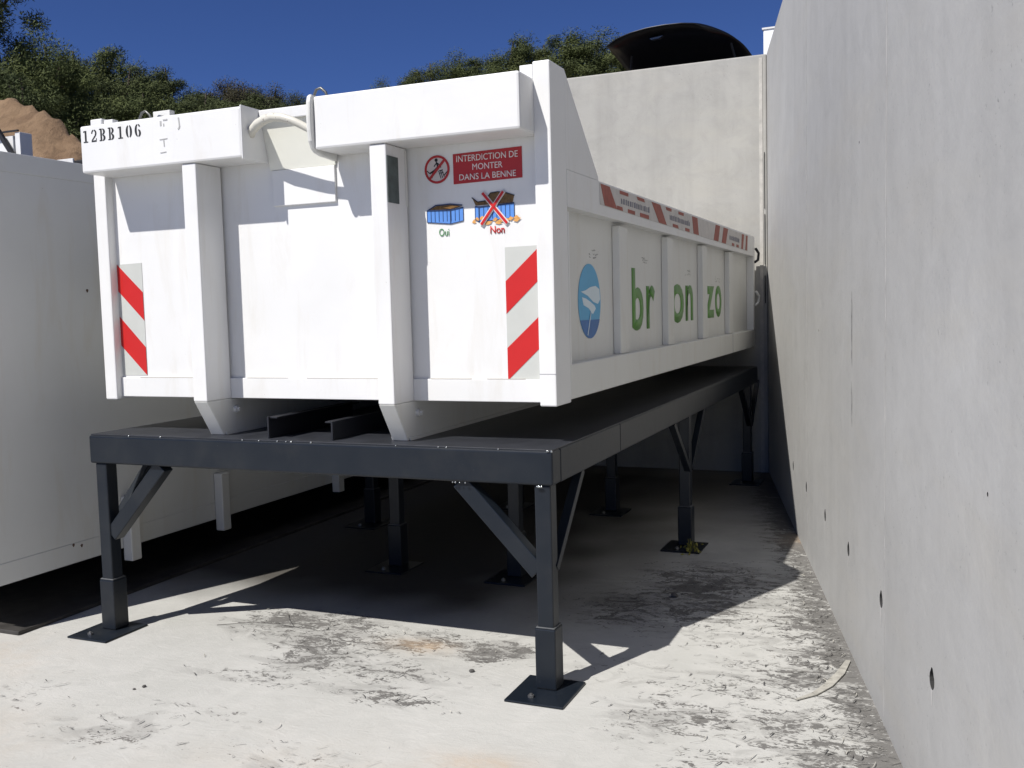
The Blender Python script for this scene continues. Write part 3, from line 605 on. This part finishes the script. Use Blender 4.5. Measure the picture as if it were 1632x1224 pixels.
leg(2.432, yl); leg(0.086, yl)
for y in (2.36, 4.75): leg(2.432, y); leg(0.086, y)
for y in (1.36, 3.26):
    for x in (0.87, 1.66): leg(x, y)
zb = zt-0.1458
def brace(a, b, w=0.062, h=0.072, side=(0, 1, 0)): link('brace', bar(bmesh.new(), a, b, w, h, side), CHAR, ST, 0.004)
brace((2.055, yf+0.05, zb-0.0), (2.40, yf+0.05, 0.49)); brace((0.455, yf+0.05, zb), (0.118, yf+0.05, 0.49))
def flat(a, b, x, t=0.04, w=0.035): link('brace', bar(bmesh.new(), (x, *a), (x, *b), t, w, (1, 0, 0)), CHAR, ST, 0.002)
for x in (2.452, 0.066):
    flat((0.26, zb), (-0.085, 0.50), x)
    for y in (2.36, 4.75): flat((y-0.40, zb), (y+0.02, 0.50), x); flat((y+0.46, zb), (y+0.07, 0.50), x)
for x in (0.87, 1.66):
    for y in (1.36, 3.26): flat((y+0.42, zb), (y+0.07, 0.55), x)

# ============================================================ TALL CONTAINER ON THE LEFT
TC = thing('tall_container', 'tall pale grey steel container left of the stand, shaded side towards it', 'container', (-1.65, 2.5, 0.0))
tx = -0.40; t0 = -0.45; t1 = 5.45; tz0, tz1 = 0.245, 2.41
def tbx(name, *a, mat=WPB, bevel=0.006, parent=TC): return link(name, B(*a), mat, parent, bevel)
tbx('side_panel', tx-0.012, tx, t0+0.05, t1, tz0+0.11, tz1-0.10, bevel=0)
tbx('bottom_rail', tx-0.09, tx+0.0025, t0+0.05, t1, tz0, tz0+0.1095, bevel=0.003)
tbx('top_rail', tx-0.09, tx+0.0025, t0+0.05, t1, tz1-0.0995, tz1, bevel=0.004)
tbx('corner_post', tx-0.09, tx+0.003, t0, t0+0.0495, tz0, tz1, bevel=0.004)
tbx('side_panel', -2.9, -2.888, t0+0.05, t1, tz0+0.11, tz1-0.10, bevel=0)
tbx('bottom_rail', -2.9, -2.81, t0+0.05, t1, tz0, tz0+0.1095); tbx('top_rail', -2.9, -2.81, t0+0.05, t1, tz1-0.0995, tz1)
tbx('corner_post', -2.9, -2.81, t0, t0+0.0495, tz0, tz1)
tbx('front_panel', -2.8095, tx-0.0905, t0+0.02, t0+0.04, tz0, tz1, bevel=0); tbx('rear_door', -2.8095, tx-0.0905, t1-0.05, t1-0.01, tz0, tz1)
tbx('floor_plate', -2.8095, tx-0.0905, t0+0.05, t1-0.055, tz0, tz0+0.02, mat=WPS, bevel=0)
for x in (-2.2, -1.2): tbx('skid', x, x+0.1, t0+0.1, t1-0.1, 0.021, tz0-0.0005, mat=CHAR)
for y in (0.45, 1.245, 2.6):
    tbx('support_foot', tx+0.0032, tx+0.068, y, y+0.075, 0.172, 0.545, mat=WPS)
for (y, z) in ((0.30, 1.72), (0.10, 0.345), (0.155, 0.33)):
    w = F((Vector((tx+0.0025 if z < .4 else tx, y, z)), Vector((0, 1, 0)), Vector((0, 0, 1)), Vector((1, 0, 0))), [(px_*(1+.3*math.sin(i*2.1)), pz_) for i, (px_, pz_) in enumerate(circ(0, 0, 0.008, 0.010, 9))], 0.0005, 0.0005)
    link('rust_chip', w, plain('rust', (0.12, 0.07, 0.05), 0.9), TC)
hd = tbx('hood', -2.75, -0.62, 2.0, 3.4, tz1-0.08, 2.795, mat=BLK)
tbx('hood_edge', -2.75, -2.235, 1.985, 2.0, 2.755, 2.81, mat=WP, parent=hd, bevel=0.003)
sp = link('steel_ground_plate', B(-3.3, -0.306, -0.352, 5.2, 0.0, 0.020), STEEL, None, 0.003)
tag(sp, 'dark flat steel plate on the ground under the tall grey container', 'steel plate')
WC = thing('far_container', 'tall white container with a black diagonal strut, beyond the grey container at the left edge', 'container', (-4.2, 4.5, 0))
def wbx(name, *a, mat=WP, bevel=0.004): return link(name, B(*a), mat, WC, bevel)
wbx('corner_post', -3.005, -2.95, 2.13, 2.25, 0.1, 3.10); wbx('corner_post', -5.4, -5.33, 2.13, 2.25, 0.1, 3.10)
wbx('front_panel', -5.3295, -3.0055, 2.17, 2.19, 0.1, 3.085, bevel=0); wbx('front_rib', -3.115, -3.04, 2.14, 2.1695, 0.1, 3.08)
wbx('recess_strip', -3.0395, -3.006, 2.155, 2.1695, 0.1, 3.08, mat=plain('mid_grey_paint', (0.22, 0.23, 0.24), 0.6), bevel=0)
wbx('side_panel', -2.97, -2.955, 2.2505, 6.5, 0.1, 2.30); wbx('side_panel', -5.4, -5.385, 2.2505, 6.5, 0.1, 2.30); wbx('rear_panel', -5.384, -2.971, 6.45, 6.5, 0.1, 2.30)
wbx('skid', -4.9, -4.8, 2.3, 6.4, 0.0, 0.0995, mat=CHAR); wbx('skid', -3.6, -3.5, 2.3, 6.4, 0.0, 0.0995, mat=CHAR)
link('diagonal_strut', bar(bmesh.new(), (-3.165, 2.105, 3.13), (-2.985, 2.105, 2.88), 0.03, 0.035), BLK, WC)
link('top_bar', B(-5.4, -2.96, 2.12, 2.135, 3.105, 3.118), BLK, WC)

# ============================================================ BLACK CAR ABOVE THE WALL
CAR = thing('parked_car', 'black car with its tailgate raised, parked on the upper level behind the back wall', 'car', (1.45, 8.6, 2.6))
zc = 2.6
def loft(secs):
    bm = bmesh.new(); rg = [[bm.verts.new(p) for p in s] for s in secs]; n = len(secs[0])
    for a, b in zip(rg, rg[1:]):
        for i in range(n): bm.faces.new((a[i], a[(i+1) % n], b[(i+1) % n], b[i]))
    bm.faces.new(rg[0][::-1]); bm.faces.new(rg[-1]); return bm
cx = 1.47; hw = 0.84
def csec(y, zl, zm, zh, w, wr):
    return [(cx-w, y, zc+zl), (cx-w*1.0, y, zc+zm), (cx-w*0.96, y, zc+zm+0.08), (cx-wr, y, zc+zh-0.05), (cx-wr*0.8, y, zc+zh), (cx+wr*0.8, y, zc+zh), (cx+wr, y, zc+zh-0.05), (cx+w*0.96, y, zc+zm+0.08), (cx+w, y, zc+zm), (cx+w, y, zc+zl)]
body = loft([csec(6.78, .35, .6, .80, .78, .70), csec(6.9, .25, .75, 1.35, .82, .60), csec(7.3, .22, .85, 1.47, .84, .62), csec(8.6, .22, .88, 1.50, .85, .63), csec(9.2, .22, .88, 1.42, .85, .60), csec(9.9, .22, .86, 1.02, .84, .70), csec(10.7, .25, .75, .86, .8, .68), csec(11.0, .35, .6, .68, .7, .6)])
link('body', body, CARP, CAR, 0.03, smooth=False, seg=3)
for s in (-1, 1):
    xw = cx+s*0.79
    link('side_window', P([(xw-s*0.02, 7.3, zc+0.98), (xw-s*0.02, 9.5, zc+0.98), (xw-s*0.15, 9.0, zc+1.36), (xw-s*0.15, 7.5, zc+1.38)], (s*0.06, 0, 0)), GLASS, CAR)
    for y in (7.45, 10.25):
        wm_ = bmesh.new(); tube(wm_, [(cx+s*0.66, y, zc+0.32), (cx+s*0.87, y, zc+0.32)], 0.32, 28)
        tw = link('wheel', wm_, TYRE, CAR, 0.02); rm = bmesh.new(); tube(rm, [(cx+s*0.871, y, zc+0.32), (cx+s*0.885, y, zc+0.32)], 0.2, 20); link('rim', rm, RIM, tw)
    link('tail_light', B(*sorted((cx+s*0.60, cx+s*0.76)), 6.755, 6.79, zc+0.80, zc+1.0), DRED, CAR)
# raised tailgate: curved thick shell from the roof hinge to its free lower edge
def lerp(a, b, t): return a+(b-a)*t
NU, NV = 24, 12; gt = bmesh.new(); top = []; bot = []
free = [(0.80, 6.15, 4.245), (0.92, 6.10, 4.292), (1.07, 6.07, 4.322), (1.25, 6.06, 4.345), (1.42, 6.06, 4.352), (1.60, 6.08, 4.352), (1.72, 6.12, 4.345), (1.80, 6.2, 4.325)]
hinge = [(0.86, 6.86, 4.08), (1.0, 6.90, 4.13), (1.15, 6.92, 4.15), (1.35, 6.93, 4.16), (1.6, 6.93, 4.165), (1.85, 6.92, 4.165), (2.05, 6.9, 4.15), (2.18, 6.86, 4.11)]
def samp(L, t):
    k = t*(len(L)-1); i = min(int(k), len(L)-2); f_ = k-i
    return [lerp(L[i][q], L[i+1][q], f_) for q in range(3)]
for j in range(NV+1):
    v = j/NV; rt_, rb_ = [], []
    for i in range(NU+1):
        u = i/NU; a = samp(free, u); b = samp(hinge, u)
        x, y, z = (lerp(a[q], b[q], v) for q in range(3))
        z += 0.085*math.sin(math.pi*min(1, v*1.0))**0.8*(0.35+0.65*math.sin(math.pi*u)**0.5); x += 0.09*math.sin(math.pi*v)*(u-0.25)
        rt_.append(gt.verts.new((x, y, z))); e = min(1, min(u, 1-u)*10, v*8)
        rb_.append(gt.verts.new((x, y+0.01, z-0.012-0.055*max(0.0, e))))
    top.append(rt_); bot.append(rb_)
for j in range(NV):
    for i in range(NU):
        gt.faces.new((top[j][i], top[j][i+1], top[j+1][i+1], top[j+1][i])); gt.faces.new((bot[j][i], bot[j+1][i], bot[j+1][i+1], bot[j][i+1]))
for j in range(NV): gt.faces.new((top[j][0], top[j+1][0], bot[j+1][0], bot[j][0])); gt.faces.new((top[j][NU], bot[j][NU], bot[j+1][NU], top[j+1][NU]))
for i in range(NU): gt.faces.new((top[0][i], bot[0][i], bot[0][i+1], top[0][i+1])); gt.faces.new((top[NV][i], top[NV][i+1], bot[NV][i+1], bot[NV][i]))
tg = link('tailgate', gt, CARP, CAR, smooth=True)
link('gate_latch', P([(1.24, 6.2, 4.272), (1.38, 6.2, 4.286), (1.34, 6.2, 4.262), (1.26, 6.2, 4.256)], (0, 0.05, 0.0)), plain('latch_grey', (0.16, 0.16, 0.16), 0.3, 0.7), tg)
for s in (-1, 1): link('gas_strut', T([(cx+s*0.66, 6.85, zc+1.02), (cx+s*0.52+0.02, 6.5, zc+1.60)], 0.012, 8), BLK, CAR)

# ============================================================ TREES
def crown_mesh(seed, Hh, Rr, brown=False, n_cl=85, per=420):
    r = random.Random(seed); V = []; Fc = []
    cl = []
    for k in range(n_cl):
        d = Vector((r.gauss(0, 1), r.gauss(0, 1), r.gauss(0, 1))).normalized()*r.uniform(0.25, 1.0)**0.6
        z = Hh*(0.56+0.36*d.z); tp = 1.0-0.35*max(0, d.z)
        cl.append((d.x*Rr*0.78*tp+r.gauss(0, .12), d.y*Rr*0.78*tp+r.gauss(0, .12), z, r.uniform(0.30, 0.62)*Rr*0.45))
    for x, y, z, s in cl:
        for k in range(per):
            d = Vector((r.gauss(0, 1), r.gauss(0, 1), r.gauss(0, 0.8))); d = d.normalized()*s*(r.random()**0.45*1.05)
            p = Vector((x, y, z))+d; q = r.uniform(0.020, 0.040)
            a = Vector((r.gauss(0, 1), r.gauss(0, 1), r.gauss(0, 1)+0.3)).normalized(); b = a.cross(d+Vector((0.01, 0, 0))).normalized()
            i = len(V); V += [p-a*q*2.2, p+b*q*0.45, p+a*q*2.2, p-b*q*0.45]; Fc.append((i, i+1, i+2, i+3))
    me = bpy.data.meshes.new('crown'); me.from_pydata([tuple(v) for v in V], [], Fc); return me, cl
def trunk_mesh(seed, Hh, Rr, cl):
    r = random.Random(seed+99); bm = bmesh.new()
    pts = [(0, 0, -0.5), (r.uniform(-.1, .1), r.uniform(-.1, .1), Hh*0.3), (r.uniform(-.25, .25), r.uniform(-.25, .25), Hh*0.6), (r.uniform(-.2, .2), 0, Hh*0.9)]
    tube(bm, pts, [0.17, 0.14, 0.09, 0.03], 8)
    for x, y, z, s in cl[::5]:
        z0 = max(Hh*0.22, z-math.hypot(x, y)*0.7-0.4); tube(bm, [(0, 0, z0), (x*0.5, y*0.5, (z0+z)/2-0.1), (x, y, z)], [0.06, 0.04, 0.015], 5)
    me = bpy.data.meshes.new('trunk'); bm.to_mesh(me); bm.free(); me.materials.append(BARK); return me
VAR = []
for k, (hh, rr, li) in enumerate(((8.0, 2.3, 0), (7.5, 2.7, 1), (8.5, 2.0, 2), (7.0, 2.6, 0), (6.0, 2.2, 3), (7.6, 2.4, 2))):
    cme, cl = crown_mesh(11+k, hh, rr); cme.materials.append(LEAFS[li]); VAR.append((cme, trunk_mesh(11+k, hh, rr, cl), hh))
TR = [ # x, y, top z, variant, width, label
 (-29.2, 24, 15.6, 0, 1.2, 'tallest dark pine at the left edge of the picture'), (-27.35, 24.6, 12.6, 3, .8, 'dark tree just right of the tallest pine at the left edge'),
 (-31.6, 30, 14.3, 1, .85, 'first rounded green tree from the tall left edge pine'), (-30.2, 30.6, 14.2, 0, .95, 'broad green tree in the middle of the left slope skyline'),
 (-28.6, 30.2, 12.9, 5, .8, 'low dark tree below the dip of the left skyline'), (-33.1, 36, 14.7, 1, .8, 'olive green tree right of the skyline dip on the left slope'),
 (-31.9, 36.5, 14.7, 2, .85, 'narrow dark tree last but one before the left slope drops'), (-30.8, 37, 13.3, 3, .75, 'tree with the low crown where the left slope skyline drops'),
 (-32.9, 40, 14.3, 0, .7, 'small dark tree right of where the left skyline drops'), (-31.4, 40.5, 14.5, 4, .75, 'brownish tree nearest the green trees, above the stencilled beam'),
 (-29.9, 40, 14.1, 4, .8, 'middle brownish tree above the stencilled beam'), (-28.4, 40.6, 13.85, 4, .75, 'brownish tree with grey branches above the hook recess'),
 (-27.3, 41, 13.35, 3, .65, 'last low tree before the gap of open sky'),
 (-27.2, 50, 15.7, 3, .6, 'lowest tree right of the gap of open sky'), (-25.5, 50.4, 16.0, 5, .75, 'round dark tree second from the gap of open sky'),
 (-23.8, 50, 16.7, 1, .75, 'green tree third from the gap of open sky'), (-22.2, 50.7, 16.9, 3, .8, 'green tree fourth from the gap of open sky'), (-20.7, 50, 16.5, 0, .8, 'dark tree left of the tall round crown on the right skyline'),
 (-15.9, 44, 15.7, 5, .95, 'tall round dark crown left of the skip corner post'), (-14.3, 44.4, 15.4, 1, .8, 'olive tree right of the tall round crown'), (-12.9, 44, 15.6, 0, 1.0, 'broad dark tree above the skip corner post'),
 (-11.4, 44.6, 15.4, 3, .95, 'dark green tree left of the raised tailgate'), (-9.9, 44, 14.9, 2, .9, 'tree partly behind the tip of the raised tailgate'), (-8.4, 44.5, 14.3, 1, .9, 'tree behind the raised tailgate of the black car'),
 # second row that fills between
 (-26.2, 22.5, 10.8, 5, .85, 'dark bush just above the earth bank, left slope'), (-24.8, 27, 10.9, 3, .85, 'low tree right of the earth bank crest'), (-23.8, 31, 11.2, 0, .85, 'low dark tree above the stencilled number'), (-27.2, 33.5, 12.4, 2, .85, 'dark tree filling the lower left slope'),
 (-25.3, 35.5, 12.3, 5, .8, 'dark tree low on the slope above the net lug'), (-29.2, 27, 12.4, 0, .9, 'dark tree behind the earth bank crest'), (-30.6, 25.4, 12.8, 2, .9, 'leftmost dark tree beside the tallest pine'), (-26.7, 37.5, 12.3, 4, .7, 'brown scrubby tree low above the first rope loop'),
 (-24.6, 26, 10.2, 2, .8, 'low bush hidden between the earth bank and the skip'), (-18.6, 47, 15.4, 5, .85, 'low tree between the far trees and the tall round crown'), (-17.3, 48.5, 15.5, 3, .85, 'dark tree left behind the tall round crown')]
DROP = {0: .1, 1: 0.0, 2: .2, 3: .1, 4: -.1, 5: .1, 6: .0, 7: .1, 8: .15, 9: -.1, 10: 0, 11: 0, 12: 0, 29: .3}
for k, (x, y, zt_, v, wd_, lab) in enumerate(TR):
    cme, tme, hh = VAR[v]; g = H(x, y); h = zt_-g-DROP.get(k, -0.15 if 13 <= k <= 17 else (0.0 if 18 <= k <= 23 else 0.1)); sz = h/(hh*0.955)
    t_ = thing('hillside_tree', lab, 'tree', (x, y, g), 'trees on the hillside'); t_.rotation_euler.z = k*1.7
    t_.scale = (wd_*1.32, wd_*1.32, sz)
    for nme, me in (('crown', cme), ('trunk', tme)):
        o = bpy.data.objects.new(nme, me); COL.objects.link(o); o.parent = t_

# ============================================================ LITTER ON THE GROUND
def litter(name, n, mat, seed, wmin, wmax, lmin, lmax, zl=0.002, patches=BL):
    r = random.Random(seed); V = []; Fc = []
    for k in range(n):
        a, b, rx, ry, s = r.choices(patches, weights=[p[4]*p[2]*p[3] for p in patches])[0]
        x = a+r.gauss(0, rx*0.55); y = b+r.gauss(0, ry*0.55)
        if x > 3.76-0.2204*(y+0.36): continue
        th = r.gauss(math.radians(28), 0.55); L = r.uniform(lmin, lmax); w = r.uniform(wmin, wmax); cv = r.uniform(-1.2, 1.2); p = Vector((x, y, zl+r.random()*0.003)); base = len(V); m_ = 4
        for i in range(m_+1):
            d = Vector((math.cos(th), math.sin(th), 0)); nrm = Vector((-d.y, d.x, 0)); ww = w*math.sin(math.pi*(0.12+0.76*i/m_))
            lift = 0.004*math.sin(math.pi*i/m_)*r.random()
            V.append(tuple(p+nrm*ww/2+Vector((0, 0, lift)))); V.append(tuple(p-nrm*ww/2+Vector((0, 0, lift+0.0015)))); p = p+d*L/m_; th += cv/m_
        for i in range(m_): q = base+2*i; Fc.append((q, q+1, q+3, q+2))
    me = bpy.data.meshes.new(name); me.from_pydata(V, [], Fc); me.materials.append(mat)
    o = bpy.data.objects.new(name, me); COL.objects.link(o); o['kind'] = 'stuff'; o['label'] = 'dry leaf litter and scrapings scattered over the dusty concrete'; o['category'] = 'leaf litter'; return o
WALLP = [(3.787-0.2204*(y+0.36)-0.10, y, 0.09, 0.22, 1.6) for y in (-0.4, -0.1, 0.2, 0.5, 0.8, 1.1, 1.4, 1.8, 2.2)]
litter('leaf_litter', 1500, TWIG, 3, 0.002, 0.006, 0.008, 0.05, patches=BL+WALLP)
litter('straw_litter', 900, STRAW, 4, 0.0015, 0.004, 0.015, 0.07, 0.004, BL+WALLP)
wb_ = bmesh.new(); tube(wb_, [(0.55, 0.10, .003), (0.70, 0.16, .012), (0.84, 0.20, .008), (0.98, 0.20, .004)], 0.0016, 5); tube(wb_, [(0.80, 0.36, .003), (0.86, 0.28, .009), (0.95, 0.2, .004)], 0.0014, 5)
tag(link('dry_twig', wb_, TWIG), 'thin curved dry twig on the sunlit concrete right of the left front leg', 'twig')
for k, (x, y, s) in enumerate(((2.33, -0.02+0.22, 0.018), (0.781, -0.70, .007), (0.80, -0.665, .009), (2.62, 1.28, .02), (2.05, -0.05, .012))):
    pb = bmesh.new(); bmesh.ops.create_icosphere(pb, subdivisions=2, radius=s)
    for v in pb.verts: v.co *= 1+0.3*noise.noise(v.co*60+Vector((k, 0, 0))); v.co.z *= 0.6; v.co += Vector((x, y, s*0.5))
    tag(link('pebble', pb, TWIG), ['dark pebble near the right front leg in the sun', 'smaller of two small stones on the left foreground concrete', 'larger of two small stones on the left foreground concrete', 'dark pebble in the stand shadow beyond the right front leg', 'small dark pebble left of the right front leg'][k], 'pebble', 'pebbles on the concrete')
yb = bmesh.new(); rr_ = random.Random(5)
for k in range(26):
    p = Vector((2.50+rr_.gauss(0, .025), 2.22+rr_.gauss(0, .03), rr_.uniform(0.005, 0.06))); a = Vector((rr_.gauss(0, 1), rr_.gauss(0, 1), rr_.gauss(0, 1)+1)).normalized(); b = a.orthogonal().normalized()
    vs = [yb.verts.new(p+q) for q in (-a*.016, b*.007, a*.016, -b*.007)]; yb.faces.new(vs)
for k in range(7): tube(yb, [(2.50, 2.22, 0.0), (2.50+rr_.gauss(0, .03), 2.22+rr_.gauss(0, .03), rr_.uniform(.05, .09))], 0.0015, 4)
tag(link('weed', yb, YEL), 'small yellowish weed at the foot of the middle right leg of the stand', 'weed')

cs = bmesh.new(); cp_ = [(3.39, 0.09), (3.45, 0.17), (3.493, 0.28), (3.528, 0.43), (3.548, 0.59)]
for (xa, ya), (xb, yb2), wa, wb2 in zip(cp_, cp_[1:], (.005, .012, .018, .017), (.012, .018, .017, .010)):
    d = Vector((xb-xa, yb2-ya, 0)).normalized(); nn = Vector((-d.y, d.x, 0))
    prism(cs, [Vector((xa, ya, .004))-nn*wa, Vector((xb, yb2, .004))-nn*wb2, Vector((xb, yb2, .004))+nn*wb2, Vector((xa, ya, .004))+nn*wa], (0, 0, .004))
tag(link('peeled_strip', cs, plain('peeled_coating', (0.40, 0.385, 0.34), 0.9, vary=0.2, scale=30)), 'pale curved strip lying in the dirt at the foot of the side wall', 'strip')
